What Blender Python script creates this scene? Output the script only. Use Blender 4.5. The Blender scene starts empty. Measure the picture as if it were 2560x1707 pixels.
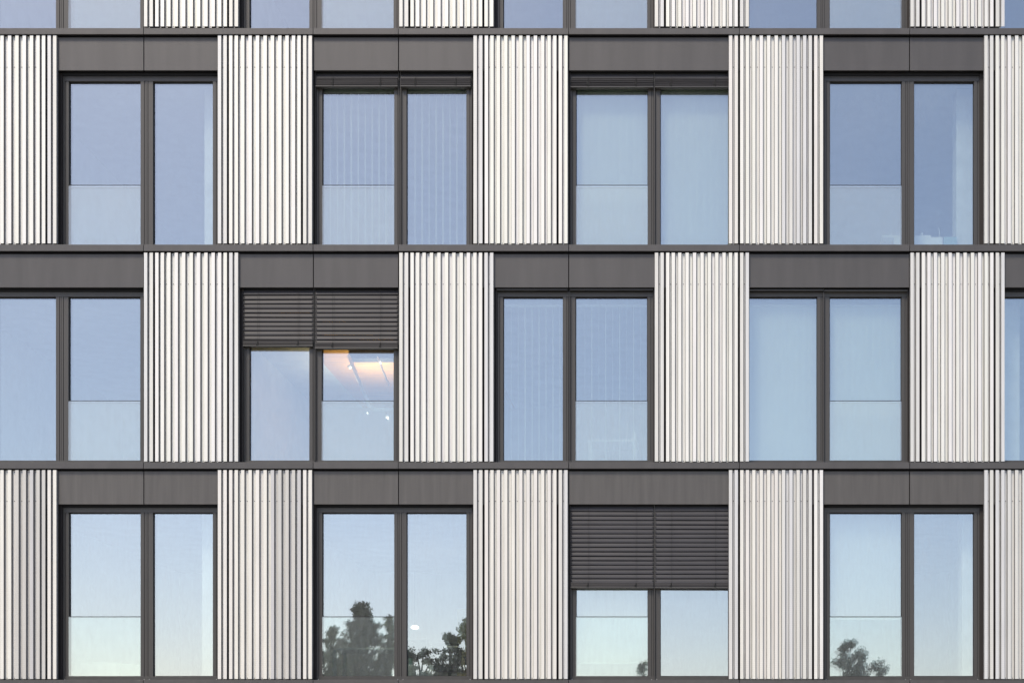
import bpy, bmesh, math, random
from mathutils import Vector, Matrix
random.seed(7)
R = math.radians
scene = bpy.context.scene
COL = scene.collection

# ------------------------------------------------------------------ camera
D = 22.0            # metres from lens to the front of the ribbed cladding
S = 0.00626         # metres per photo pixel on that plane
XC, YC, ZC = 1750.0, 1960.0, 1.6   # where the optical axis meets the facade (shift lens), eye height
cd = bpy.data.cameras.new("camera")
cam = bpy.data.objects.new("camera", cd)
COL.objects.link(cam)
cam.location = (0, -D, ZC)
cam.rotation_euler = (R(90), 0, 0)
cd.sensor_width = 36
cd.lens = 36 * D / (2560 * S)
cd.shift_x = (1280 - XC) / 2560
cd.shift_y = (YC - 853.5) / 2560
cd.clip_end = 2000
scene.camera = cam

# ------------------------------------------------------------------ sky, sun, exposure
SUN_EL, SUN_AZ = 50.0, -28.0       # azimuth seen from the facade normal, negative = left
world = bpy.data.worlds.new("World")
scene.world = world
world.use_nodes = True
wn = world.node_tree.nodes
bg = wn["Background"]
sky = wn.new("ShaderNodeTexSky")
sky.sky_type = 'NISHITA'
sky.sun_disc = False
sky.sun_elevation = R(SUN_EL)
# direction towards the sun: left of and behind the camera
sd = Vector((math.sin(R(SUN_AZ)) * math.cos(R(SUN_EL)), -math.cos(R(SUN_AZ)) * math.cos(R(SUN_EL)), math.sin(R(SUN_EL))))
sky.sun_rotation = math.atan2(sd.x, sd.y)
sky.altitude = 200
sky.air_density = 1.0
sky.dust_density = 1.0
sky.ozone_density = 1.2
wb = wn.new("ShaderNodeVectorMath"); wb.operation = 'MULTIPLY'      # camera white balance of the daylight
wb.inputs[1].default_value = (1.15, 1.04, 1.02)
world.node_tree.links.new(sky.outputs[0], wb.inputs[0])
world.node_tree.links.new(wb.outputs[0], bg.inputs[0])
bg.inputs[1].default_value = 0.095
sl = bpy.data.lights.new("sun", 'SUN')
so = bpy.data.objects.new("sun", sl)
COL.objects.link(so)
sl.energy = 1.5
sl.angle = R(14)
sl.color = (1.0, 0.90, 0.75)
so.rotation_euler = sd.to_track_quat('Z', 'Y').to_euler()
so.location = sd * 60
vs = scene.view_settings
vs.view_transform = 'Standard'
vs.look = 'None'
vs.gamma = 1
vs.exposure = 0.92

# ------------------------------------------------------------------ helpers
def WX(px, d=0.0):
    return (px - XC) * S * (D + d) / D
def WZ(py, d=0.0):
    return ZC + (YC - py) * S * (D + d) / D

class MB:
    def __init__(self):
        self.v = []; self.f = []; self.m = []
    def quad(self, a, b, c, d, m=0):
        i = len(self.v); self.v += [a, b, c, d]; self.f.append((i, i+1, i+2, i+3)); self.m.append(m)
    def box(self, x0, x1, y0, y1, z0, z1, m=0):
        if x0 > x1: x0, x1 = x1, x0
        if y0 > y1: y0, y1 = y1, y0
        if z0 > z1: z0, z1 = z1, z0
        i = len(self.v)
        self.v += [(x0,y0,z0),(x1,y0,z0),(x1,y1,z0),(x0,y1,z0),(x0,y0,z1),(x1,y0,z1),(x1,y1,z1),(x0,y1,z1)]
        for q in ((0,1,5,4),(1,2,6,5),(2,3,7,6),(3,0,4,7),(4,5,6,7),(3,2,1,0)):
            self.f.append(tuple(i+k for k in q)); self.m.append(m)
    def obox(self, c, ax, ay, az, m=0):
        c = Vector(c); ax = Vector(ax); ay = Vector(ay); az = Vector(az)
        i = len(self.v)
        for sz in (-1, 1):
            for sx, sy in ((-1,-1),(1,-1),(1,1),(-1,1)):
                self.v.append(tuple(c + ax*sx + ay*sy + az*sz))
        for q in ((0,1,5,4),(1,2,6,5),(2,3,7,6),(3,0,4,7),(4,5,6,7),(3,2,1,0)):
            self.f.append(tuple(i+k for k in q)); self.m.append(m)
    def tube(self, p, q, r0, r1=None, n=8, m=0, cap=True):
        if r1 is None: r1 = r0
        p = Vector(p); q = Vector(q); a = (q-p)
        if a.length < 1e-6: return
        a.normalize()
        u = a.orthogonal().normalized(); w = a.cross(u)
        i = len(self.v)
        for c, r in ((p, r0), (q, r1)):
            for k in range(n):
                t = 2*math.pi*k/n
                self.v.append(tuple(c + u*math.cos(t)*r + w*math.sin(t)*r))
        for k in range(n):
            self.f.append((i+k, i+(k+1)%n, i+n+(k+1)%n, i+n+k)); self.m.append(m)
        if cap:
            self.f.append(tuple(i+k for k in range(n-1,-1,-1))); self.m.append(m)
            self.f.append(tuple(i+n+k for k in range(n))); self.m.append(m)
    def build(self, name, mats, parent=None, bevel=0, smooth=False, origin=None):
        me = bpy.data.meshes.new(name)
        vv = self.v
        if origin: vv = [(x-origin[0], y-origin[1], z-origin[2]) for x, y, z in vv]
        me.from_pydata(vv, [], self.f)
        if not isinstance(mats, (list, tuple)): mats = [mats]
        for mt in mats: me.materials.append(mt)
        me.polygons.foreach_set("material_index", self.m)
        if smooth: me.polygons.foreach_set("use_smooth", [True]*len(self.f))
        me.update()
        o = bpy.data.objects.new(name, me)
        COL.objects.link(o)
        if origin: o.location = origin
        if parent:
            o.parent = parent
            if origin and parent.type != 'EMPTY': pass
        if bevel:
            b = o.modifiers.new("bevel", 'BEVEL'); b.width = bevel; b.segments = 2; b.limit_method = 'ANGLE'
        return o

def thing(name, loc, label, cat, group=None):
    o = bpy.data.objects.new(name, None); COL.objects.link(o)
    o.location = loc; o["label"] = label; o["category"] = cat
    if group: o["group"] = group
    return o
def tag(o, label, cat, group=None):
    o["label"] = label; o["category"] = cat
    if group: o["group"] = group
    return o
def rel(o, parent):
    """parent keeping the world-space mesh where it is"""
    o.parent = parent
    l = parent.location.copy()
    p = parent.parent
    while p: l += p.location; p = p.parent
    o.location = -l
    return o

# ------------------------------------------------------------------ materials
def mat(name):
    m = bpy.data.materials.new(name); m.use_nodes = True
    return m, m.node_tree.nodes, m.node_tree.links, m.node_tree.nodes["Principled BSDF"]

def simple(name, col, rough=0.6, metal=0.0, var=0.12, scale=3.0, stretch=(1,1,1), bump=0.0, bscale=200, spec=0.5, orand=0.0):
    m, n, l, b = mat(name)
    tc = n.new("ShaderNodeTexCoord"); mp = n.new("ShaderNodeMapping")
    mp.inputs["Scale"].default_value = stretch
    geo = n.new("ShaderNodeNewGeometry")
    l.new(geo.outputs["Position"], mp.inputs[0])
    nz = n.new("ShaderNodeTexNoise"); nz.inputs["Scale"].default_value = scale; nz.inputs["Detail"].default_value = 6
    l.new(mp.outputs[0], nz.inputs[0])
    r = n.new("ShaderNodeMapRange"); r.inputs[1].default_value = 0.3; r.inputs[2].default_value = 0.7
    r.inputs[3].default_value = 1-var; r.inputs[4].default_value = 1+var
    l.new(nz.outputs[0], r.inputs[0])
    oi = n.new("ShaderNodeObjectInfo"); ro = n.new("ShaderNodeMapRange")
    ro.inputs[3].default_value = 1-orand; ro.inputs[4].default_value = 1+orand
    l.new(oi.outputs["Random"], ro.inputs[0])
    mo = n.new("ShaderNodeMath"); mo.operation = 'MULTIPLY'; l.new(r.outputs[0], mo.inputs[0]); l.new(ro.outputs[0], mo.inputs[1])
    mx = n.new("ShaderNodeVectorMath"); mx.operation = 'SCALE'
    mx.inputs[0].default_value = col
    l.new(mo.outputs[0], mx.inputs["Scale"])
    l.new(mx.outputs[0], b.inputs["Base Color"])
    b.inputs["Roughness"].default_value = rough
    b.inputs["Metallic"].default_value = metal
    b.inputs["Specular IOR Level"].default_value = spec
    if bump:
        n2 = n.new("ShaderNodeTexNoise"); n2.inputs["Scale"].default_value = bscale
        l.new(geo.outputs["Position"], n2.inputs[0])
        bp = n.new("ShaderNodeBump"); bp.inputs["Strength"].default_value = bump; bp.inputs["Distance"].default_value = 0.002
        l.new(n2.outputs[0], bp.inputs["Height"]); l.new(bp.outputs[0], b.inputs["Normal"])
    return m

M = {}
M['dark'] = simple("dark_powder_coat", (0.076, 0.071, 0.067), 0.40, 0.0, 0.10, 1.3, (4.0, 1, 0.5), 0.4, 420, 0.5, 0.04)
M['dusty_lit'] = simple("dusty_lit_powder_coat", (0.092, 0.086, 0.079), 0.45, 0.0, 0.13, 1.6, (7.0, 1, 0.6), 0.4, 420, 0.5, 0.04)  # lighter bottom-row copy: stronger light put into the colour, plus dusty water streaks
M['frame'] = simple("window_frame_coat", (0.060, 0.056, 0.050), 0.4, 0.0, 0.08, 2.0, (6, 1, 0.3), 0.1, 300)
M['shade_black'] = simple("cavity_shade_black", (0.010, 0.010, 0.011), 0.9, 0, 0.1)  # near-black: shade of joints and recesses put into the colour
M['pier'] = simple("dark_pier_lining", (0.022, 0.018, 0.017), 0.7, 0, 0.15)
M['gasket'] = simple("rubber_gasket", (0.012, 0.012, 0.014), 0.6, 0, 0.1)
M['slat'] = simple("blind_slat", (0.046, 0.045, 0.049), 0.5, 0.0, 0.10, 2.0, (1,1,6), spec=0.3)
M['cord'] = simple("blind_cord", (0.006, 0.006, 0.006), 0.8)
M['rail'] = simple("blind_rail", (0.08, 0.077, 0.07), 0.35, 0.2, 0.05)
M['screw'] = simple("screw_head", (0.07, 0.06, 0.055), 0.4, 0.5)

def sheet_mat(name, col):
    m, n, l, b = mat(name)
    geo = n.new("ShaderNodeNewGeometry"); sep = n.new("ShaderNodeSeparateXYZ")
    l.new(geo.outputs["Position"], sep.inputs[0])
    mp = n.new("ShaderNodeMapping"); mp.inputs["Scale"].default_value = (9, 1, 0.7)
    l.new(geo.outputs["Position"], mp.inputs[0])
    nz = n.new("ShaderNodeTexNoise"); nz.inputs["Scale"].default_value = 1.5; nz.inputs["Detail"].default_value = 5
    l.new(mp.outputs[0], nz.inputs[0])
    # rolled texture: fine cross lines that fade in and out
    wv = n.new("ShaderNodeMath"); wv.operation = 'MULTIPLY'; wv.inputs[1].default_value = 190.0
    l.new(sep.outputs["Z"], wv.inputs[0])
    sn = n.new("ShaderNodeMath"); sn.operation = 'SINE'; l.new(wv.outputs[0], sn.inputs[0])
    n3 = n.new("ShaderNodeTexNoise"); n3.inputs["Scale"].default_value = 0.8
    l.new(geo.outputs["Position"], n3.inputs[0])
    mr3 = n.new("ShaderNodeMapRange"); mr3.inputs[1].default_value = 0.42; mr3.inputs[2].default_value = 0.65
    mr3.inputs[3].default_value = 0.0; mr3.inputs[4].default_value = 0.03
    l.new(n3.outputs[0], mr3.inputs[0])
    pm = n.new("ShaderNodeMath"); pm.operation = 'MULTIPLY'; l.new(sn.outputs[0], pm.inputs[0]); l.new(mr3.outputs[0], pm.inputs[1])
    r = n.new("ShaderNodeMapRange"); r.inputs[1].default_value = 0.3; r.inputs[2].default_value = 0.7
    r.inputs[3].default_value = 0.94; r.inputs[4].default_value = 1.05
    l.new(nz.outputs[0], r.inputs[0])
    ad = n.new("ShaderNodeMath"); ad.operation = 'ADD'; l.new(r.outputs[0], ad.inputs[0]); l.new(pm.outputs[0], ad.inputs[1])
    mx = n.new("ShaderNodeVectorMath"); mx.operation = 'SCALE'; mx.inputs[0].default_value = col
    l.new(ad.outputs[0], mx.inputs["Scale"]); l.new(mx.outputs[0], b.inputs["Base Color"])
    b.inputs["Roughness"].default_value = 0.42; b.inputs["Metallic"].default_value = 0.15
    return m
TONE = {
 'w': [sheet_mat("cladding_white_%s" % k, c) for k, c in (("a",(0.8,0.785,0.714)),("b",(0.8,0.78,0.733)),("c",(0.79,0.78,0.695)))],
 'c': [sheet_mat("cladding_cream_%s" % k, c) for k, c in (("a",(0.77,0.745,0.666)),("b",(0.76,0.73,0.666)),("c",(0.775,0.75,0.666)))],
 'g': [sheet_mat("cladding_grey_%s" % k, c) for k, c in (("a",(0.57,0.555,0.511)),("b",(0.555,0.545,0.526)),("c",(0.58,0.56,0.511)))],
 'l': [sheet_mat("cladding_light_grey_%s" % k, c) for k, c in (("a",(0.68,0.67,0.622)),("b",(0.67,0.665,0.637)),("c",(0.69,0.675,0.613)))],
}

def glass_mat(name, refl, tint, rtint, dust=0.02, wav=0.0010, dustlow=0.0):
    m = bpy.data.materials.new(name); m.use_nodes = True
    n, l = m.node_tree.nodes, m.node_tree.links
    n.remove(n["Principled BSDF"]); out = n["Material Output"]
    geo = n.new("ShaderNodeNewGeometry")
    nz = n.new("ShaderNodeTexNoise"); nz.inputs["Scale"].default_value = 0.9; nz.inputs["Detail"].default_value = 1.5
    l.new(geo.outputs["Position"], nz.inputs[0])
    bp = n.new("ShaderNodeBump"); bp.inputs["Strength"].default_value = 1.0; bp.inputs["Distance"].default_value = wav
    l.new(nz.outputs[0], bp.inputs["Height"])
    gl = n.new("ShaderNodeBsdfGlossy"); gl.inputs["Roughness"].default_value = 0.0; gl.inputs["Color"].default_value = (*rtint, 1)
    l.new(bp.outputs[0], gl.inputs["Normal"])
    tr = n.new("ShaderNodeBsdfTransparent"); tr.inputs[0].default_value = (*tint, 1)
    lw = n.new("ShaderNodeLayerWeight"); lw.inputs["Blend"].default_value = 0.25
    mr = n.new("ShaderNodeMapRange"); mr.inputs[3].default_value = refl; mr.inputs[4].default_value = 1.0
    mr.inputs[1].default_value = 0.0; mr.inputs[2].default_value = 1.0
    pw = n.new("ShaderNodeMath"); pw.operation = 'POWER'; pw.inputs[1].default_value = 3.0
    l.new(lw.outputs["Facing"], pw.inputs[0]); l.new(pw.outputs[0], mr.inputs[0])
    mx = n.new("ShaderNodeMixShader"); l.new(mr.outputs[0], mx.inputs[0]); l.new(tr.outputs[0], mx.inputs[1]); l.new(gl.outputs[0], mx.inputs[2])
    # thin film of dust with run-off streaks
    mp = n.new("ShaderNodeMapping"); mp.inputs["Scale"].default_value = (14, 1, 2.2)
    l.new(geo.outputs["Position"], mp.inputs[0])
    d1 = n.new("ShaderNodeTexNoise"); d1.inputs["Scale"].default_value = 2.0; d1.inputs["Detail"].default_value = 8; d1.inputs["Roughness"].default_value = 0.65
    l.new(mp.outputs[0], d1.inputs[0])
    d2 = n.new("ShaderNodeTexNoise"); d2.inputs["Scale"].default_value = 0.7; d2.inputs["Detail"].default_value = 3
    l.new(geo.outputs["Position"], d2.inputs[0])
    mm = n.new("ShaderNodeMath"); mm.operation = 'MULTIPLY'; l.new(d1.outputs[0], mm.inputs[0]); l.new(d2.outputs[0], mm.inputs[1])
    md = n.new("ShaderNodeMapRange"); md.inputs[1].default_value = 0.12; md.inputs[2].default_value = 0.42
    md.inputs[3].default_value = dustlow; md.inputs[4].default_value = dustlow + dust*2
    l.new(mm.outputs[0], md.inputs[0])
    df = n.new("ShaderNodeBsdfDiffuse"); df.inputs[0].default_value = (0.62, 0.66, 0.66, 1)
    m2 = n.new("ShaderNodeMixShader"); l.new(md.outputs[0], m2.inputs[0]); l.new(mx.outputs[0], m2.inputs[1]); l.new(df.outputs[0], m2.inputs[2])
    l.new(m2.outputs[0], out.inputs[0])
    return m
M['glass_out'] = glass_mat("outer_glazing", 0.36, (0.91, 0.97, 0.92), (0.89, 0.965, 1.0), 0.025)
M['glass_in'] = glass_mat("inner_glazing", 0.16, (0.95, 0.98, 0.95), (0.95, 0.98, 1.0), 0.0, 0.0010)
M['glass_out_low'] = glass_mat("outer_glazing_dusty", 0.43, (0.91, 0.97, 0.92), (0.93, 0.975, 1.0), 0.055)
M['guard'] = glass_mat("guard_glazing", 0.24, (0.93, 0.97, 0.955), (0.97, 1.0, 0.96), 0.03, 0.001, 0.13)
M['guard_low'] = glass_mat("guard_glazing_dusty", 0.30, (0.92, 0.97, 0.95), (0.95, 1.0, 0.98), 0.035, 0.001, 0.06)

M['plaster'] = simple("interior_plaster", (0.62, 0.62, 0.60), 0.8)
M['ceil'] = simple("interior_ceiling", (0.60, 0.60, 0.58), 0.8)
M['wood'] = simple("wood_ceiling", (0.62, 0.33, 0.11), 0.5, 0, 0.25, 2.0, (1, 14, 1))
M['carpet'] = simple("carpet", (0.12, 0.12, 0.125), 0.95)
M['vane'] = simple("blind_vane_fabric", (0.78, 0.80, 0.74), 0.8, 0, 0.03)
_m = M['vane']; _n, _l = _m.node_tree.nodes, _m.node_tree.links      # thin fabric lets light through
_t = _n.new("ShaderNodeBsdfTranslucent"); _t.inputs[0].default_value = (0.88, 0.90, 0.82, 1)
_x = _n.new("ShaderNodeMixShader"); _x.inputs[0].default_value = 0.6
_l.new(_n["Principled BSDF"].outputs[0], _x.inputs[1]); _l.new(_t.outputs[0], _x.inputs[2]); _l.new(_x.outputs[0], _n["Material Output"].inputs[0])
M['desk'] = simple("desk_white", (0.70, 0.70, 0.68), 0.4)
M['black'] = simple("black_plastic", (0.02, 0.02, 0.022), 0.4)
M['leather'] = simple("dark_leather", (0.035, 0.028, 0.026), 0.3)
M['teal'] = simple("teal_metal", (0.20, 0.36, 0.36), 0.4)
M['yellowwall'] = simple("ochre_wall", (0.62, 0.50, 0.22), 0.8)
M['bark'] = simple("bark", (0.10, 0.075, 0.055), 0.9)
M['leafd'] = simple("leaf_dark", (0.022, 0.036, 0.022), 0.55, 0, 0.4, 0.8)
M['leafm'] = simple("leaf_mid", (0.048, 0.074, 0.036), 0.55, 0, 0.4, 0.8)
M['leafl'] = simple("leaf_light", (0.15, 0.19, 0.07), 0.55, 0, 0.35, 0.8)
def emis(name, col, st):
    m, n, l, b = mat(name)
    b.inputs["Base Color"].default_value = (*col, 1)
    b.inputs["Emission Color"].default_value = (*col, 1); b.inputs["Emission Strength"].default_value = st
    return m
M['lampwarm'] = emis("lamp_warm", (1.0, 0.80, 0.52), 3)
M['lampwhite'] = emis("lamp_white", (1.0, 0.96, 0.88), 3)

# ------------------------------------------------------------------ ground
def ground():
    g = MB(); g.quad((-500,-500,0),(500,-500,0),(500,500,0),(-500,500,0))
    o = g.build("ground", simple("ground_paving", (0.38, 0.36, 0.33), 0.9, 0, 0.2, 0.6, (1,1,1), 0.3, 8))
    o["kind"] = "structure"
    p = MB(); p.box(-40, 40, -140, -43, 0.004, 0.03)
    o = p.build("lawn", simple("lawn_grass", (0.07, 0.11, 0.04), 0.95, 0, 0.35, 2.5))
    o["kind"] = "structure"
ground()

# ------------------------------------------------------------------ building
bld = thing("office_building", (0, 0, 0), "office facade of offset window bays, white ribbed metal cladding panels and dark grey bands", "building")

# photo rows: sill top/bottom, cladding top/bottom, lintel top/bottom (front plane)
SILL = {1: (71, 86), 2: (611.5, 627.5), 3: (1155, 1170.8), 4: (1698.5, 1714.5)}
CLAD = {0: (-453, 66.8), 1: (88.9, 608.7), 2: (631.7, 1153), 3: (1174.3, 1696)}
LINT = {0: (-446, -365), 1: (94.3, 176.5), 2: (635.4, 718.4), 3: (1177.6, 1260), 4: (1721, 1803)}
OPEN_TOP = {3: 684.1, 2: 1226.6, 1: 1768.6, 0: 2310.0}     # heights above the eye in px*S, in world units
SEAM = [-67, 359.6, 783.4, 996.2, 1421.8, 1848.4, 2273.9, 2700]
DF, DG = 0.15, 0.20         # depth of frame front, depth of glass
def zo(r): return ZC + OPEN_TOP[r] * S
OH = 412 * S                # opening height
FLOOR = {r: zo(r) - OH - 0.27 for r in (0, 1, 2, 3)}
CEIL = {r: zo(r) + 0.08 for r in (0, 1, 2, 3)}
XL, XR = WX(-330), WX(2960)

# sills
for r, (a, b) in SILL.items():
    for i in range(len(SEAM)-1):
        s = MB()
        x0, x1 = WX(SEAM[i] + 0.7), WX(SEAM[i+1] - 0.7)
        y0 = -0.018; zt, zb = WZ(a, y0), WZ(b, y0)
        v = [(y0, zb), (y0, zt), (DF-0.004, zt+0.012), (DF-0.004, zt-0.02), (y0+0.035, zb+0.004), (y0+0.035, zb)]
        k = len(v); base = len(s.v)
        s.v += [(x0, y, z) for y, z in v] + [(x1, y, z) for y, z in v]
        for j in range(k):
            s.f.append((j, (j+1) % k, k+(j+1) % k, k+j)); s.m.append(0)
        s.f.append(tuple(range(k-1, -1, -1))); s.m.append(0); s.f.append(tuple(range(k, 2*k))); s.m.append(0)
        s.build("sill", M['dark'], bld, bevel=0.0015)
# lintel cassettes
for r, (a, b) in LINT.items():
    if r == 0: continue
    for i in range(len(SEAM)-1):
        s = MB(); y0 = 0.045
        s.box(WX(SEAM[i]+1.1, y0), WX(SEAM[i+1]-1.1, y0), y0, y0+0.03, WZ(b, y0), WZ(a, y0))
        s.build("lintel_panel", M['dusty_lit' if r == 3 else 'dark'], bld, bevel=0.0015)

# cladding
RIB = [0, 14, 28, 42, 58, 76.5, 95, 114, 132.3, 150.7, 168.8, 185, 199, 213, 226.8]
RW, RD = 8.2, 0.040
def sheet_mesh(px0, idx, r, tone, first_open=True, last_pan=None):
    a, b = CLAD[r]
    zt, zb = WZ(a), WZ(b)
    mb = MB(); y1 = RD
    seq = []                    # profile points (x, y, material of the strip that follows)
    wl = 1.35*S
    for n_, i in enumerate(idx):
        xl, xr = WX(px0 + RIB[i]), WX(px0 + RIB[i] + RW)
        k = random.randrange(3)
        seq.append((xl - (0.0012 if i in (2, 13) else wl), y1, 4)); seq.append((xl, 0.0, k)); seq.append((xr, 0.0, 4)); seq.append((xr + (0.0012 if i in (1, 12) else wl), y1, random.randrange(3)))
    if last_pan is not None: seq.append((WX(px0 + RIB[last_pan]) - wl - 0.001, y1, 0))
    for j in range(len(seq)-1):
        (xa, ya, m_), (xb, yb, _) = seq[j], seq[j+1]
        mb.quad((xa, ya, zb), (xb, yb, zb), (xb, yb, zt), (xa, ya, zt), m_)
    # screws in the pans
    sc = []
    for j, i in enumerate(idx):
        if i+1 >= len(RIB): continue
        if i in (1, 12): continue
        xm = WX(px0 + (RIB[i] + RW + RIB[i+1]) / 2)
        sc.append(xm)
    for xm in sc:
        for z in (zt - 0.022, zt - 0.48, zb + 0.016):
            i = len(mb.v); n = 8; rr = 0.0062
            for rad, yy in ((rr, y1 - 0.001), (rr*0.7, y1 - 0.006)):
                for k in range(n):
                    t = 2*math.pi*k/n
                    mb.v.append((xm + rad*math.cos(t), yy, z + rad*math.sin(t)))
            for k in range(n):
                mb.f.append((i+k, i+(k+1) % n, i+n+(k+1) % n, i+n+k)); mb.m.append(3)
            mb.f.append(tuple(i+n+k for k in range(n))); mb.m.append(3)
    return mb
def perf_mat():
    # rib flanks: sheet punched with rows of small holes
    m, n, l, b = mat("perforated_flank")
    geo = n.new("ShaderNodeNewGeometry"); sep = n.new("ShaderNodeSeparateXYZ"); l.new(geo.outputs["Position"], sep.inputs[0])
    mu = n.new("ShaderNodeMath"); mu.operation = 'MULTIPLY'; mu.inputs[1].default_value = 2*math.pi/0.012; l.new(sep.outputs["Z"], mu.inputs[0])
    sn = n.new("ShaderNodeMath"); sn.operation = 'SINE'; l.new(mu.outputs[0], sn.inputs[0])
    mr = n.new("ShaderNodeMapRange"); mr.inputs[1].default_value = -0.25; mr.inputs[2].default_value = 0.25; mr.inputs[3].default_value = 0.03; mr.inputs[4].default_value = 0.34
    l.new(sn.outputs[0], mr.inputs[0])
    cb = n.new("ShaderNodeCombineColor")
    for k in range(3): l.new(mr.outputs[0], cb.inputs[k])
    l.new(cb.outputs[0], b.inputs["Base Color"]); b.inputs["Roughness"].default_value = 0.6
    return m
M['perf'] = perf_mat()
def clad(px0, r, tones):
    L, A, B, Rr = tones
    def bld_sheet(name, idx, t, par, lp=None):
        o = sheet_mesh(px0, idx, r, t, last_pan=lp).build(name, TONE[t] + [M['screw'], M['perf']], par)
        md = o.modifiers.new("thickness", 'SOLIDIFY'); md.thickness = 0.0018; md.offset = 0
        return o
    p = bld_sheet("cladding_panel", [2,3,4,5,6,7], A, bld, 8)
    q = bld_sheet("infill_sheet", [8,9,10,11,12], B, p)
    if B != A: q["label"] = "greyer right half of the ribbed panel"
    e1 = bld_sheet("edge_strip", [0, 1], L, p)
    e2 = bld_sheet("edge_strip", [13, 14], Rr, p)
    for e, t in ((e1, L), (e2, Rr)):
        if t != A: e["label"] = "greyer narrow ribbed strip" if t in 'gl' else "paler narrow ribbed strip"
odd = [-94.1, 544.7, 1183.8, 1822.5, 2461.1]
even = [360.0, 998.2, 1637.2, 2276.4]
for p, t in zip(even, ("lwwl", "lwww", "lwwl", "lwwl")): clad(p, 0, t)
for p, t in zip(odd, ("wwwl", "lwwl", "lwww", "cwlc", "lwww")): clad(p, 1, t)
for p, t in zip(even, ("lwwl", "lwwl", "lwwl", "lwwl")): clad(p, 2, t)
for p, t in zip(odd, ("ccgc", "ccgc", "lccl", "lclw", "llll")): clad(p, 3, t)

# piers and slab edges behind everything
def window_layout(r):
    """per window: list of (x0,x1,kind) panes at the frame plane, kind B = wide leaf with guard"""
    L = []
    if r in (1, 3):
        for x, wide in ((171.2, 150), (805.3, 150), (1439.6, 179), (2074.4, 150)):
            L.append([(x, x+180.2, 'B'), (x+210.8, x+210.8+wide, 'A')])
    else:
        for x, wide in ((170.5, 150), (804.0, 150), (1438.5, 150), (2074.0, 182), (2708, 181)):
            L.append([(x-30.8-wide, x-30.8, 'A'), (x, x+180.0, 'B')])
    return L
wall = MB()
for r in (0, 1, 2, 3):
    z0, z1 = zo(r) - OH - 0.07, zo(r) + 0.12
    lay = window_layout(r)
    edges = [XL] + sum([[WX(w[0][0]-14, DF), WX(w[-1][1]+14, DF)] for w in lay], []) + [XR]
    for k in range(0, len(edges), 2):
        if edges[k+1] > edges[k]: wall.box(edges[k], edges[k+1], 0.125, 0.42, z0, z1)
    # slab edge / blind box back
    wall.box(XL, XR, 0.205, 0.42, z1, zo(r) + 0.82 - 0.0702)
wall.box(XL, XR, 0.09, 0.42, 0.0, zo(3) - OH - 0.0702)
wall.build("wall", M['pier'], bld)
cav = MB()     # near-black backing behind the joints under each sill, painting in their shade
for r, (a, b) in SILL.items():
    cav.box(XL, XR, 0.085, 0.20, WZ(b) - 0.055, WZ(b) + 0.03)
cav.build("joint_shade_backing", M['shade_black'], bld)

# floors and ceilings, partitions, back wall
for r in (0, 1, 2, 3):
    s = MB(); s.box(XL, XR, 0.4202, 7.0, FLOOR[r]-0.12, FLOOR[r]); s.build("floor_slab", M['carpet'], bld)
    if r == 2:
        xa, xb = WX(640), WX(1140)
        c = MB(); c.box(XL, xa, 0.4202, 7.0, CEIL[r], CEIL[r]+0.12); c.box(xb, XR, 0.4202, 7.0, CEIL[r], CEIL[r]+0.12)
        c.build("ceiling", M['ceil'], bld)
        c = MB(); c.box(xa+0.001, xb-0.001, 0.4202, 7.0, CEIL[r]-0.002, CEIL[r]+0.10)
        o = c.build("ceiling", M['wood'], bld); o["label"] = "orange wooden ceiling"
    else:
        c = MB(); c.box(XL, XR, 0.4202, 7.0, CEIL[r], CEIL[r]+0.12); c.build("ceiling", M['ceil'], bld)
    w = MB(); w.box(XL, XR, 7.0002, 7.2, FLOOR[r], CEIL[r])
    for p in (odd if r in (1, 3) else [-280] + even):
        x = WX(p + 118); w.box(x-0.06, x+0.06, 0.4202, 7.0, FLOOR[r]+0.001, CEIL[r]-0.003)
    w.build("interior_wall", M['plaster'], bld)
rf = MB(); rf.box(XL, XR, -0.02, 7.4, zo(0)+0.9, zo(0)+1.2); rf.build("roof", M['dark'], bld)
for xa in (XL-0.2, XR):
    sw = MB(); sw.box(xa, xa+0.2, 0.05, 7.4, 0, zo(0)+0.9); sw.build("side_wall", M['dark'], bld)

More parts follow.
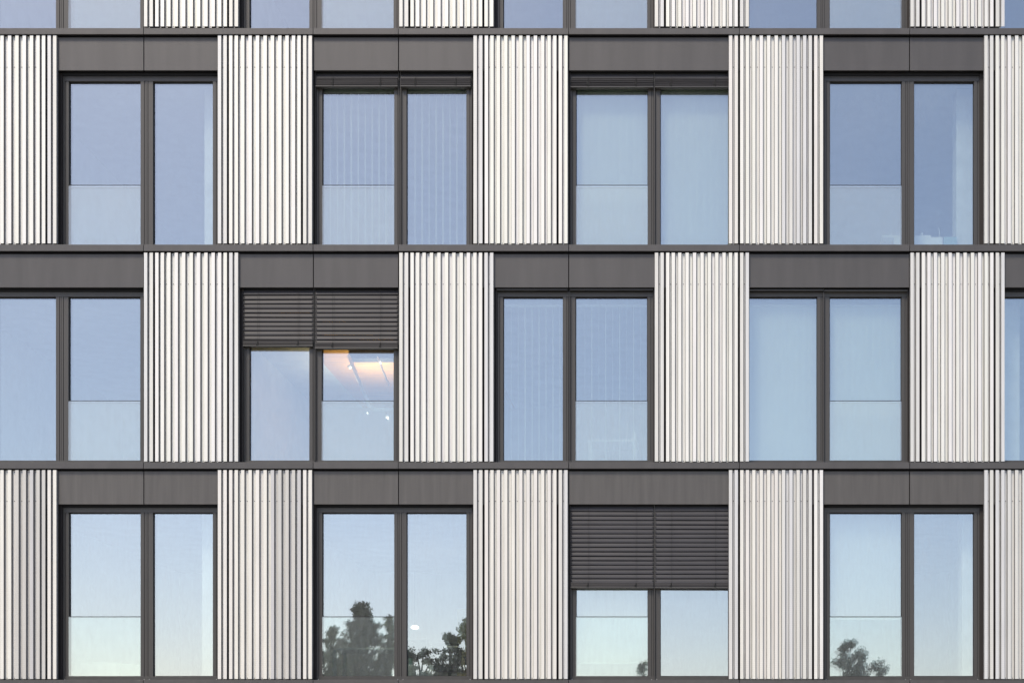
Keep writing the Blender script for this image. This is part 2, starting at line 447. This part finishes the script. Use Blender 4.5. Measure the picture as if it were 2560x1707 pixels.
# windows
def add_window(r, panes):
    zt, zb = zo(r), zo(r) - OH
    f = MB()
    xs0 = WX(panes[0][0] - 14, DF); xs1 = WX(panes[-1][1] + 14, DF)
    yb = 0.27
    head = zt + 0.072
    # head and bottom rail
    f.box(xs0, xs1, DF, yb, zt, head)
    f.box(xs0, xs1, DF - 0.006, DF - 0.0005, zt + 0.05, head)
    f.box(xs0, xs1, DF, yb, zb - 0.068, zb)
    # stiles: outer profile with shallow grooves
    def stile(xa, xb, grooves):
        cuts = [xa] + grooves + [xb]
        for i in range(len(cuts)-1):
            a_ = cuts[i] + (0.0028 if i else 0); b_ = cuts[i+1] - (0.0028 if i < len(cuts)-2 else 0)
            off = 0.0 if i % 2 == 0 else 0.006
            f.box(a_, b_, DF + off, yb, zb + 0.0005, zt - 0.0005)
        f.box(xa + 0.0005, xb - 0.0005, DF + 0.014, yb - 0.001, zb + 0.0005, zt - 0.0005, 1)
    stile(xs0, WX(panes[0][0], DF), [WX(panes[0][0] - 8.5, DF)])
    xm0, xm1 = WX(panes[0][1], DF), WX(panes[1][0], DF); wdt = xm1 - xm0
    stile(xm0, xm1, [xm0 + wdt*0.30, xm0 + wdt*0.45, xm0 + wdt*0.60])
    stile(WX(panes[-1][1], DF), xs1, [WX(panes[-1][1] + 8.5, DF)])
    # blind guide rails on both sides and over the mullion
    for x in (xs0 + 0.004, (xm0+xm1)/2, xs1 - 0.004):
        pass
    win = f.build("window", [M['frame'], M['gasket']], bld, bevel=0.0012)
    for (a, b, kind) in panes:
        x0, x1 = WX(a, DF), WX(b, DF)
        g = MB()
        # black gasket ring
        for (p0, p1, q0, q1) in ((x0, x1, zt-0.016, zt), (x0, x1, zb, zb+0.012), (x0, x0+0.009, zb+0.012, zt-0.016), (x1-0.009, x1, zb+0.012, zt-0.016)):
            g.box(p0, p1, DG-0.006, DG+0.03, q0, q1)
        g.build("gasket", M['gasket'], win)
        gl = MB()
        ta, tb = random.uniform(-0.0016, 0.0016), random.uniform(-0.0014, 0.0014)     # each pane sits a touch out of true
        ox, oz = (x1-x0)/2*ta, (zt-zb)/2*tb
        gl.quad((x0, DG-ox-oz, zb), (x1, DG+ox-oz, zb), (x1, DG+ox+oz, zt), (x0, DG-ox+oz, zt), 0)
        tx = random.choice((-1, 1)) * random.uniform(0.0012, 0.0024); tz = random.uniform(-0.0008, 0.0008)
        w2 = (x1-x0)/2*tx; h2 = (zt-zb)/2*tz; yi = DG + 0.026
        gl.quad((x0, yi-w2-h2, zb), (x1, yi+w2-h2, zb), (x1, yi+w2+h2, zt), (x0, yi-w2+h2, zt), 1)
        gl.build("pane", [M['glass_out_low'] if r == 3 else M['glass_out'], M['glass_in']], win)
        if kind == 'B':
            gz = zb + 149.5 * S
            q = MB(); q.box(x0+0.002, x1-0.002, DF-0.012, DF-0.001, zb+0.004, gz)
            gd = MB()
            y_ = DF + 0.002
            gd.quad((x0+0.002, y_, zb+0.004), (x1-0.002, y_, zb+0.004), (x1-0.002, y_, gz), (x0+0.002, y_, gz))
            gd.build("guard_glass", M['guard_low'] if r == 3 else M['guard'], win)
            t = MB(); t.box(x0+0.001, x1-0.001, DF-0.003, DF+0.008, gz, gz+0.0085); t.build("guard_rail", M['gasket'], win)
    rc = MB(); rc.box(xs0-0.0005, xs1+0.0005, 0.122, 0.30, head+0.001, zt+0.1195); rc.build("recess_shade_block", M['shade_black'], win)  # black block paints the shade into the recess above the frame head
    # little drainage caps at the foot of the stiles
    c = MB()
    for x in (xs0 + 0.03, xm0 + wdt*0.3, xm1 - wdt*0.28, xs1 - 0.03):
        c.box(x-0.004, x+0.004, DF-0.004, DF-0.0002, zb-0.052, zb-0.043)
    c.build("drain_cap", M['plaster'], win)
    return win
for r in (0, 1, 2, 3):
    for w in window_layout(r): add_window(r, w)

# ------------------------------------------------------------------ outside venetian blinds
def ext_blind(x0, x1, r, y_bottom, nslat, label, group, tilt_seed=0, stackh=0.10):
    """x0,x1 photo px on the blind plane, y_bottom photo px of the bottom rail underside"""
    dB = 0.085
    X0, X1 = WX(x0, dB), WX(x1, dB)
    a, b = LINT[r]
    ztop = WZ(b, 0.045) + 0.02
    zbr = WZ(y_bottom, dB)
    t = thing("venetian_blind", ((X0+X1)/2, dB, zbr), label, "window blind", group)
    rnd = random.Random(tilt_seed)
    hr = MB(); hr.box(X0, X1, dB+0.005, dB+0.055, ztop, ztop+0.05); rel(hr.build("headrail", M['rail']), t)
    sl_ = MB(); pitch = 11.2 * S * (D+dB)/D
    W = 0.042
    def slat(z, ang, ang2=0.0, w=W, curve=0.006):
        # curved strip made of 4 segments, two sided thin
        n = 5; pts = []
        for k in range(n+1):
            u = -1 + 2*k/n
            yy = u*w; zz = curve*(1-u*u)
            ca, sa = math.cos(ang), math.sin(ang)
            pts.append((yy*ca + zz*sa, -yy*sa + zz*ca))
        for k in range(n):
            (ya, za), (yb2, zb2) = pts[k], pts[k+1]
            for (off) in (0.0,):
                sl_.quad((X0+0.004, dB+0.03+ya, z+za-ang2), (X1-0.004, dB+0.03+ya, z+za+ang2), (X1-0.004, dB+0.03+yb2, z+zb2+ang2), (X0+0.004, dB+0.03+yb2, z+zb2-ang2))
    zs = ztop - 0.073
    for k in range(nslat):
        slat(zs - k*pitch, R(-71) + rnd.uniform(-0.06, 0.06), rnd.uniform(-0.0022, 0.0022))
    # gathered slats above the bottom rail
    zb_ = zbr + 0.018
    n = int(stackh/0.0085)
    for k in range(n):
        w_ = W*(1 + rnd.uniform(-0.05, 0.03))
        slat(zb_ + k*0.0085, R(-28) + rnd.uniform(-0.06, 0.06), rnd.uniform(-0.002, 0.002), w_, 0.004)
    if stackh > 0.03:                  # folded front lips of the gathered slats
        z = zbr + 0.0155
        while z < zbr + stackh*1.02:
            h_ = rnd.uniform(0.0045, 0.0075); y_ = dB - 0.0085 + rnd.uniform(0, 0.005); q = rnd.uniform(-0.0016, 0.0016)
            sl_.obox(((X0+X1)/2, y_+0.01, z+h_/2), ((X1-X0)/2-0.004, 0, q), (0, 0.01, 0), (0, 0.25*h_, h_/2))
            z += h_ + 0.0016
    for k in range(1, nslat):          # dark end clips on each slat
        z = zs - k*pitch
        for x in (X0+0.016, X1-0.016): sl_.box(x-0.003, x+0.003, dB+0.006, dB+0.016, z-0.02, z+0.002, 1)
    o = sl_.build("slats", [M['slat'], M['cord']]); md = o.modifiers.new("thickness", 'SOLIDIFY'); md.thickness = 0.0012
    rel(o, t)
    br = MB(); br.box(X0+0.001, X1-0.001, dB-0.010, dB+0.070, zbr, zbr+0.014); rel(br.build("bottom_rail", M['rail'], bevel=0.002), t)
    wd = X1 - X0
    for u in (0.215, 0.79):
        x = X0 + u*wd
        cd_ = MB(); cd_.box(x-0.0016, x+0.0016, dB-0.011, dB-0.008, zb_ + stackh*0.8, ztop)
        rel(cd_.build("cord", M['cord']), t)
        if stackh > 0.03:      # loop of folded ladder tape bulging out of the stack
            cl = MB(); q = rnd.uniform(.15, .3)
            cl.box(x-0.009, x+0.008, dB-0.0145, dB-0.009, zbr+0.014, zbr+stackh*0.95)
            cl.box(x-0.024, x-0.0088, dB-0.0135, dB-0.009, zbr+stackh*q, zbr+stackh*(q+.3))
            rel(cl.build("ladder_tape", M['cord']), t)
    for x in (X0-0.008, X1+0.004):
        gr = MB(); gr.box(x, x+0.005, dB+0.02, dB+0.04, zo(r)-OH-0.05, ztop)
        rel(gr.build("guide_rail", M['frame']), t)
    return t
GB = "outside venetian blinds"
ext_blind(788.4, 994.8, 1, 217.5, 1, "gathered dark blind at the second window of the top full row, wide pane", GB, 1, 0.135)
ext_blind(1001, 1177.5, 1, 217.5, 1, "gathered dark blind at the second window of the top full row, narrow pane", GB, 2, 0.135)
ext_blind(1426, 1634, 1, 219.5, 1, "gathered dark blind over the left pane of the pale shut top row window", GB, 3, 0.135)
ext_blind(1637, 1829, 1, 219.5, 1, "gathered dark blind over the right pane of the pale shut top row window", GB, 4, 0.135)
ext_blind(607, 782.5, 2, 865.5, 12, "half lowered dark blind, shorter one of the pair over the wooden ceiling room", GB, 5, 0.085)
ext_blind(787.5, 995, 2, 871.5, 12, "half lowered dark blind, longer one of the pair over the wooden ceiling room", GB, 6, 0.095)
ext_blind(1426, 1634, 3, 1469.5, 18, "long lowered dark blind over the left pane in the bottom row", GB, 7, 0.085)
ext_blind(1637, 1829, 3, 1469.5, 18, "long lowered dark blind over the right pane in the bottom row", GB, 8, 0.085)
ext_blind(1241.5, 1418.5, 2, 725.5, 0, "thin edge of a raised blind over the left pane of the middle row's centre window", GB, 9, 0.02)
ext_blind(1425, 1633, 2, 725.5, 0, "thin edge of a raised blind over the right pane of the middle row's centre window", GB, 10, 0.02)
ext_blind(1866, 2058, 2, 726.5, 0, "thin edge of a raised blind over the left pane of the pale middle row window", GB, 11, 0.02)
ext_blind(2061, 2269, 2, 727.5, 0, "thin edge of a raised blind over the right pane of the pale middle row window", GB, 12, 0.02)

# ------------------------------------------------------------------ inside vertical blinds
def vblind(x0, x1, r, ang, wv, label, seed, depth=0.32, pitch=17.4):
    dI = depth
    X0, X1 = WX(x0, dI), WX(x1, dI)
    zt, zb = zo(r) - 0.10, zo(r) - OH - 0.02
    t = thing("vertical_blind", ((X0+X1)/2, dI, zt), label, "window blind", "inside vertical blinds")
    rr = random.Random(seed)
    h = MB(); h.box(X0, X1, dI-0.02, dI+0.02, zt, zt+0.03); rel(h.build("headrail", M['vane']), t)
    v = MB(); p = pitch*S*(D+dI)/D; x = X0 + p/2
    while x < X1 - p/3:
        a = ang + rr.uniform(-0.09, 0.09) if ang > 1 else ang + rr.uniform(-0.03, 0.03)
        dx, dy = math.cos(a)*wv/2, math.sin(a)*wv/2
        v.obox((x, dI, (zt+zb)/2), (dx, dy, 0), (-dy/(wv/2)*0.0008, dx/(wv/2)*0.0008, 0), (0, 0, (zt-zb)/2-0.004))
        x += p
    rel(v.build("vanes", M['vane']), t)
    return t
vblind(800, 990, 1, R(90), 0.075, "opened vertical blind behind the left pane of the second top window", 21)
vblind(1012, 1172, 1, R(89), 0.075, "opened vertical blind behind the narrow right pane of the second top window", 22)
vblind(1252, 1412, 2, R(90), 0.075, "opened vertical blind behind the narrow pane of the centre window in the middle row", 23)
vblind(1436, 1624, 2, R(90), 0.070, "opened vertical blind behind the wide pane of the centre window in the middle row", 24)
vblind(1445, 1622, 1, R(7), 0.122, "closed pale vertical blind behind the left pane of the third top window", 25)
vblind(1655, 1832, 1, R(7), 0.122, "closed pale vertical blind behind the right pane of the third top window", 26)
vblind(1868, 2044, 2, R(7), 0.122, "closed pale vertical blind behind the left pane of the fourth middle row window", 27)
vblind(2078, 2256, 2, R(7), 0.122, "closed pale vertical blind behind the right pane of the fourth middle row window", 28)

def roller(x0, x1, r, ybot, label):
    dI = 0.36
    X0, X1 = WX(x0, dI), WX(x1, dI); zt = zo(r) + 0.02; zb = WZ(ybot, dI)
    t = thing("roller_blind", ((X0+X1)/2, dI, zt), label, "window blind", "inside roller blinds")
    f = MB(); f.box(X0, X1, dI, dI+0.002, zb, zt); rel(f.build("fabric", M['vane']), t)
    b = MB(); b.tube((X0, dI+0.001, zb-0.01), (X1, dI+0.001, zb-0.01), 0.011); rel(b.build("bottom_bar", M['desk']), t)
    b = MB(); b.tube((X0, dI+0.03, zt+0.03), (X1, dI+0.03, zt+0.03), 0.028, n=12); rel(b.build("roller_tube", M['desk']), t)
roller(2078, 2254, 3, 1545, "roller blind mostly drawn down behind the wide pane of the bottom right window")
roller(1442, 1620, 3, 1655, "roller blind behind the left pane below the lowered outside blind in the bottom row")

# ------------------------------------------------------------------ inside columns (parts of the building)
def column(x0, x1, r, dI=0.55):
    c = MB(); c.box(WX(x0, dI), WX(x1, dI), dI, dI+0.35, FLOOR[r]+0.001, CEIL[r]-0.004)
    c.build("column", M['plaster'], bld, bevel=0.004)
column(511, 560, 1); column(505, 560, 3); column(2391, 2450, 1); column(2405, 2450, 3); column(2500, 2549, 2)

# ------------------------------------------------------------------ furniture and lamps behind the glass
def desk(cx_px, r, dI, w, dep, label, h=0.74, mt='desk', legm='desk'):
    x = WX(cx_px, dI); z = FLOOR[r]
    t = thing("desk", (x, dI+dep/2, z), label, "desk")
    b = MB(); b.box(x-w/2, x+w/2, dI, dI+dep, z+h-0.028, z+h); rel(b.build("desk_top", M[mt], bevel=0.004), t)
    for sx in (-1, 1):
        for yy in (dI+0.05, dI+dep-0.05):
            b = MB(); xx = x + sx*(w/2-0.05); b.box(xx-0.03, xx+0.03, yy-0.025, yy+0.025, z+0.001, z+h-0.0285); rel(b.build("leg", M[legm]), t)
    return t
def monitor(cx_px, r, dI, z0, label, w=0.52, h=0.32):
    x = WX(cx_px, dI)
    t = thing("computer_monitor", (x, dI, z0), label, "monitor")
    b = MB(); b.box(x-w/2, x+w/2, dI-0.018, dI+0.018, z0+0.12, z0+0.12+h); rel(b.build("screen", M['black'], bevel=0.006), t)
    b = MB(); b.box(x-0.03, x+0.03, dI+0.019, dI+0.045, z0+0.012, z0+0.25); rel(b.build("stand", M['black']), t)
    b = MB(); b.box(x-0.12, x+0.12, dI-0.07, dI+0.11, z0+0.001, z0+0.0118); rel(b.build("foot", M['black'], bevel=0.004), t)
def office_chair(cx_px, r, dI, label):
    x = WX(cx_px, dI); z = FLOOR[r]
    t = thing("office_chair", (x, dI, z), label, "chair")
    # padded curved backrest
    b = MB(); n = 12; rows = 8
    for side in (0, 1):
        for j in range(rows+1):
            v = j/rows
            for i in range(n+1):
                u = -1 + 2*i/n
                hw = 0.27*(1-0.25*max(0, v-0.6)**1.2) * (1 - 0.15*(1-v))
                zz = 0.42 + 0.44*v - 0.05*(abs(u)**3)*(v**2)
                yy = -0.06 + 0.10*u*u + 0.05*v + (0.09*(1-u**4)*(1-(2*v-1)**6)+0.01 if side else 0)
                b.v.append((x + u*hw, dI - yy, z + zz))
    st = (n+1)*(rows+1)
    for j in range(rows):
        for i in range(n):
            a = j*(n+1)+i
            b.f.append((a, a+1, a+n+2, a+n+1)); b.m.append(0)
            a += st; b.f.append((a+n+1, a+n+2, a+1, a)); b.m.append(0)
    for j in range(rows):
        for i in (0, n):
            a = j*(n+1)+i; b.f.append((a, a+n+1, a+n+1+st, a+st)); b.m.append(0)
    for i in range(n):
        for j in (0, rows):
            a = j*(n+1)+i; b.f.append((a, a+1, a+1+st, a+st)); b.m.append(0)
    rel(b.build("backrest", M['leather'], smooth=True), t)
    b = MB(); b.box(x-0.25, x+0.25, dI+0.03, dI+0.50, z+0.40, z+0.49); rel(b.build("seat", M['leather'], bevel=0.03), t)
    for sx in (-1, 1):
        b = MB(); b.box(x+sx*0.27-0.02, x+sx*0.27+0.02, dI+0.10, dI+0.40, z+0.62, z+0.65); b.box(x+sx*0.27-0.015, x+sx*0.27+0.015, dI+0.22, dI+0.26, z+0.45, z+0.6195); rel(b.build("armrest", M['black'], bevel=0.006), t)
    b = MB(); b.tube((x, dI+0.26, z+0.08), (x, dI+0.26, z+0.40), 0.025); rel(b.build("gas_column", M['black']), t)
    b = MB()
    for k in range(5):
        a = 2*math.pi*k/5; b.tube((x, dI+0.26, z+0.08), (x+0.30*math.cos(a), dI+0.26+0.30*math.sin(a), z+0.06), 0.022, 0.015)
        b.tube((x+0.30*math.cos(a)-0.02, dI+0.26+0.30*math.sin(a), z+0.03), (x+0.30*math.cos(a)+0.02, dI+0.26+0.30*math.sin(a), z+0.03), 0.029, n=10)
    rel(b.build("base", M['black']), t)
desk(930, 3, 0.95, 1.35, 0.75, "pale desk with teal legs behind the glass guard where the tree reflection is", 0.80, 'desk', 'teal')
office_chair(1117, 3, 0.75, "dark leather office chair seen from behind, right of the black monitor in the bottom row")
monitor(1044, 3, 0.85, FLOOR[3]+0.50, "black computer monitor at the bottom left of the narrow pane with the ceiling lamp glow", 0.34, 0.30)
cb = MB(); x_ = WX(1044, 0.7); cb.box(x_-0.26, x_+0.26, 0.66, 1.1, FLOOR[3]+0.001, FLOOR[3]+0.498)
tag(cb.build("cabinet", M['desk'], bevel=0.004), "low pale cabinet under the black monitor by the bottom row window", "cabinet")
# ochre panel wall at the right of that room
yw = MB(); yw.box(WX(1143, 1.9), WX(1290, 1.9), 1.9, 1.96, FLOOR[3]+0.002, FLOOR[3]+1.55)
tag(yw.build("pinboard", M['yellowwall']), "ochre yellow partition board behind the office chair at the pane's right edge", "partition")
# pendant lamp
dI = 4.6; x_, z_ = WX(1037, dI), WZ(1567, dI)
t = thing("pendant_lamp", (x_, dI, z_), "lit oval pendant lamp glowing inside the narrow pane above the black monitor", "lamp")
bmh = bmesh.new(); bmesh.ops.create_uvsphere(bmh, u_segments=24, v_segments=14, radius=0.085); bmesh.ops.scale(bmh, vec=(1, 1, 0.5), verts=bmh.verts)
bmesh.ops.scale(bmh, vec=(0.85, 0.85, 0.85), verts=bmh.verts)
me = bpy.data.meshes.new("lamp_shade"); bmh.to_mesh(me); bmh.free(); me.materials.append(M['lampwhite'])
for p_ in me.polygons: p_.use_smooth = True
o = bpy.data.objects.new("lamp_shade", me); COL.objects.link(o); o.parent = t
b = MB(); b.tube((x_, dI, z_+0.05), (x_, dI, CEIL[3]-0.001), 0.004); rel(b.build("cord", M['black']), t)
pl = bpy.data.lights.new("lamp_glow", 'POINT'); pl.energy = 5; pl.color = (1.0, 0.92, 0.75); pl.shadow_soft_size = 0.01
po = bpy.data.objects.new("lamp_glow", pl); COL.objects.link(po); po.location = (x_+0.2, dI-0.3, z_-0.3)

# room with wooden ceiling: ducts, pipe and spotlights
zc = CEIL[2]
x0_, x1_ = WX(876, 2.9), WX(1000, 2.9)
bm_ = MB(); bm_.box(x0_, x1_+0.5, 2.75, 3.0, zc-0.26, zc-0.0035)
tag(bm_.build("ceiling_duct", M['black'], bevel=0.01), "dark ventilation duct under the wooden ceiling behind the wide pane", "duct")
pp = MB()
def pt(px, py, d_): return (WX(px, d_), d_, WZ(py, d_))
pp.tube(pt(872, 890, 2.6), pt(924, 1015, 0.95), 0.028, n=10); pp.tube(pt(924, 1015, 0.95), pt(934, 1024, 0.9), 0.028, n=10); pp.tube(pt(934, 1024, 0.9), pt(990, 1024, 0.9), 0.034, n=10)
pp.tube(pt(881, 912, 2.3), pt(871, 920, 2.3), 0.035, n=8)
tag(pp.build("conduit", M['plaster'], smooth=True), "pale diagonal pipe running down behind the pane under the wooden ceiling", "pipe")
p2 = MB(); p2.tube(pt(944, 893, 2.5), pt(972, 962, 1.5), 0.016, n=8)
tag(p2.build("light_track", M['desk']), "thin slanting light track right of the diagonal pipe under the wooden ceiling", "light track")
for (px, py, d_, rad, lb) in ((918, 1031, 1.5, 0.012, "smallest lit spotlight just under the guard rail behind the wide pane"), (968, 1043, 1.5, 0.028, "brightest lit spotlight low in the wide pane under the wooden ceiling"), (902, 962, 1.8, 0.014, "small lit spotlight on the diagonal pipe above the guard rail"), (950, 905, 2.2, 0.018, "small lit spotlight at the top of the slanting light track")):
    p_ = pt(px, py, d_)
    t = thing("spotlight", p_, lb, "lamp", "spotlights in the room with the wooden ceiling")
    b = MB(); b.tube(p_, (p_[0]+0.012, p_[1], p_[2]-0.02), rad*0.7, rad*0.55, 10); rel(b.build("bulb", M['lampwhite']), t)
    b = MB(); b.tube((p_[0], p_[1], p_[2]+0.001), (p_[0]-0.02, p_[1]+0.03, p_[2]+0.06), rad*1.05, rad*0.7, 10); rel(b.build("lamp_housing", M['desk']), t)
for (px, d_, e) in ((900, 2.0, 9), (940, 4.0, 16)):      # added unseen uplights that brighten the wooden ceiling
    al = bpy.data.lights.new("added_ceiling_uplight", 'AREA'); al.energy = e; al.color = (1.0, 0.82, 0.52); al.size = 0.5; al.spread = R(130)
    ao = bpy.data.objects.new("added_ceiling_uplight", al); COL.objects.link(ao); ao.location = (WX(px, d_), d_, zc-1.2); ao.rotation_euler = (R(180), 0, 0)

# row 1, window 4: things on the inner ledge / cabinet
def lowcab(xa, xb, r, dI, ytop, label, h2=0.0):
    z1 = WZ(ytop, dI)
    c = MB(); c.box(WX(xa, dI), WX(xb, dI), dI, dI+0.4, FLOOR[r]+0.001, z1)
    return tag(c.build("cabinet", M['desk'], bevel=0.005), label, "cabinet")
lowcab(2236, 2357, 1, 0.5, 592.5, "white low cabinet standing inside the bottom of the top right window")
dd = 0.46; zt_ = WZ(586, dd)
b = MB(); b.box(WX(2207, dd), WX(2329, dd), dd+0.05, dd+0.38, WZ(592.5, .5)+0.001, WZ(592.5, .5)+0.03)
tag(b.build("tray", M['desk'], bevel=0.003), "flat white tray lying on the low cabinet in the top right window", "tray")
ztr = WZ(592.5, .5)+0.031
t = thing("trophy", (WX(2305, .6), .6, ztr), "small white round topped ornament standing on the tray", "ornament")
b = MB(); b.tube((WX(2305,.6), .6, ztr), (WX(2305,.6), .6, ztr+0.03), 0.03, 0.012, 12); rel(b.build("base", M['desk']), t)
bmh = bmesh.new(); bmesh.ops.create_uvsphere(bmh, u_segments=14, v_segments=10, radius=0.024)
me = bpy.data.meshes.new("ball"); bmh.to_mesh(me); bmh.free(); me.materials.append(M['desk'])
o = bpy.data.objects.new("ball", me); COL.objects.link(o); o.parent = t; o.location = (0, 0, 0.052)
b = MB(); b.tube((WX(2228,.6), .6, ztr), (WX(2228,.6), .6, ztr+0.085), 0.009, 0.006, 8)
tag(b.build("candle", M['desk']), "thin white candle standing at the left end of the tray", "candle")
b = MB(); b.tube((WX(2350,.55), .55, WZ(592.5, .5)+0.001), (WX(2347,.55), .55, WZ(592.5, .5)+0.17), 0.006, 0.003, 6)
tag(b.build("antenna", M['desk']), "thin slanted antenna standing at the right end of the low cabinet", "antenna")
b = MB(); b.box(WX(2360,.5), WX(2392,.5), 0.5, 0.75, FLOOR[1]+0.001, WZ(592, .5))
tag(b.build("paper_rack", M['teal'], bevel=0.003), "grey green rack between the white cabinet and the column in the top right window", "rack")
# row 2, window 3: desk with lamp stick and books
desk(1530, 2, 0.55, 0.8, 0.6, "pale desk behind the glass guard of the centre middle row window", 0.70)
zd = FLOOR[2] + 0.70
for k, (px, h_) in enumerate(((1583, .17), (1588, .17), (1579, .06))):
    x_ = WX(px, .7); b = MB(); b.box(x_-0.013, x_+0.013, 0.7, 0.86, zd+0.001, zd+h_)
    tag(b.build("book", M['desk'], bevel=0.002), ("tall white book standing on the desk, left of a taller pair's end", "tall white book at the right end of the desk behind the guard", "short pale book lying at the left of the two tall books")[k], "book", "books on the desk")
t = thing("desk_lamp", (WX(1566,.6), .62, zd), "thin slanted white desk lamp left of the books in the centre window", "lamp")
b = MB(); b.tube((WX(1566,.6), .62, zd+0.001), (WX(1566,.6), .62, zd+0.012), 0.05, n=14); rel(b.build("base", M['desk']), t)
b = MB(); b.tube((WX(1566,.6), .62, zd+0.012), (WX(1569,.6), .60, zd+0.31), 0.006, n=8); rel(b.build("arm", M['desk']), t)
# row 3, window 1: low bench with a white box behind the guard
lowcab(180, 300, 3, 0.6, 1655, "pale rounded bench low behind the guard of the bottom left window")
b = MB(); b.box(WX(303,.6), WX(350,.6), 0.6, 0.9, FLOOR[3]+0.001, WZ(1659,.6)); tag(b.build("storage_box", M['vane'], bevel=0.01), "white storage box standing right of the bench in the bottom left window", "box")

# ------------------------------------------------------------------ trees across the street (seen mirrored in the bottom panes)
def tree(px, py, half, yt, label, seed, tones=(0, 0, 1), nclump=150, per=130, cone=1.0, zb=3.2, kind="broadleaf_tree"):
    Ld = D + 2*DG + abs(yt)
    k = Ld / D * S
    X = (px - XC) * k; ZT = ZC + (YC - py) * k; HW = half * k
    rr = random.Random(seed)
    t = thing(kind, (X, yt, 0), label, "tree", "trees across the street")
    tr_ = MB(); n = 9; pts = [Vector((X, yt, 0))]
    for i in range(1, n+1):
        pts.append(Vector((X + rr.uniform(-.15,.15), yt + rr.uniform(-.15,.15), ZT*0.94*i/n)))
    for i in range(n): tr_.tube(pts[i], pts[i+1], 0.28*(1-i/n)+0.03, 0.28*(1-(i+1)/n)+0.03, 8, cap=False)
    lf = MB(); H = ZT - zb
    # lobes give the uneven outline, each lobe is many small leafy sprays on twigs
    lobes = []
    for c in range(int(nclump/7)):
        v = (c + rr.random())/(nclump/7)
        rad = HW * min(1.0, (0.06 + (1.9*v)**cone)) * math.sqrt(rr.uniform(0.05, 1.0))
        a = rr.uniform(0, 2*math.pi)
        lobes.append((X + rad*math.cos(a), yt + rad*math.sin(a)*0.8, ZT - 0.25 - v*H, 0.28 + 0.50*min(1, v*2.0)))
    for (lx, ly, lz, lr) in lobes:
        base = pts[max(1, min(n, int((lz-0.9)/ZT*n)))]
        tr_.tube(base, (lx, ly, lz), 0.07, 0.02, 6, cap=False)
        for c in range(7):
            d_ = Vector((rr.gauss(0, 1), rr.gauss(0, 1), rr.gauss(0, 0.8))).normalized()*lr*rr.uniform(.25, 1.0)
            cc = Vector((lx, ly, lz)) + d_
            tr_.tube((lx, ly, lz), cc, 0.02, 0.006, 4, cap=False)
            cr = rr.uniform(0.13, 0.27); tone = rr.choice(tones)
            for j in range(int(per*0.5)):
                e_ = Vector((rr.gauss(0, 1), rr.gauss(0, 1), rr.gauss(0, 0.7))).normalized() * cr * (rr.random()**0.45) * rr.uniform(.7, 1.35)
                o_ = cc + e_
                s_ = rr.uniform(0.045, 0.105)
                u = Vector((rr.gauss(0,1), rr.gauss(0,1), rr.gauss(0,1))).normalized(); w = u.orthogonal().normalized()
                u = u*s_; w = w*s_*rr.uniform(.35, .6)
                lf.quad(tuple(o_-u), tuple(o_+w), tuple(o_+u), tuple(o_-w), tone if rr.random() < .8 else rr.randrange(3))
    rel(tr_.build("trunk", M['bark'], smooth=True), t)
    rel(lf.build("crown", [M['leafd'], M['leafm'], M['leafl']]), t)
tree(905, 1497, 105, -50, "tall dark pointed tree mirrored in the wide bottom row pane", 31, (0,0,0,1), 520, 90, 1.15)
tree(828, 1556, 58, -60, "paler low tree left of the tall dark one in the mirrored view", 32, (1,2,2), 240, 80, 0.6)
tree(975, 1526, 48, -64, "slim yellowish tree right of the tall dark one in the mirrored view", 33, (2,2,1), 260, 80, 0.8)
tree(890, 1595, 105, -46, "low wide dark tree at the foot of the mirrored group in the wide pane", 41, (0,0,1), 380, 80, 0.35)
tree(1178, 1528, 60, -48, "dark tree cut off by the right edge of the narrow bottom pane", 34, (0,1,1), 300, 110, 0.7)
tree(1122, 1570, 55, -52, "middle sized dark tree with a round head mirrored in the narrow bottom pane", 35, (0,0,1), 260, 110, 0.6)
tree(1045, 1612, 75, -55, "low broad tree mirrored low in the narrow bottom pane", 36, (0,1,1), 300, 100, 0.3)
tree(1605, 1636, 50, -60, "thin topped tree just showing in the pane under the lowered blind", 37, (1,2), 70, 60, 0.8)
tree(2118, 1598, 62, -52, "tallest dark bushy tree mirrored in the bottom right wide pane", 38, (0,0,1), 230, 120, 0.55)
tree(2160, 1622, 46, -56, "middle dark tree of the bottom right mirrored group", 39, (0,0,1), 120, 100, 0.5)
tree(2198, 1645, 34, -54, "smallest dark tree at the right of the bottom right mirrored group", 40, (0,1), 90, 100, 0.6)
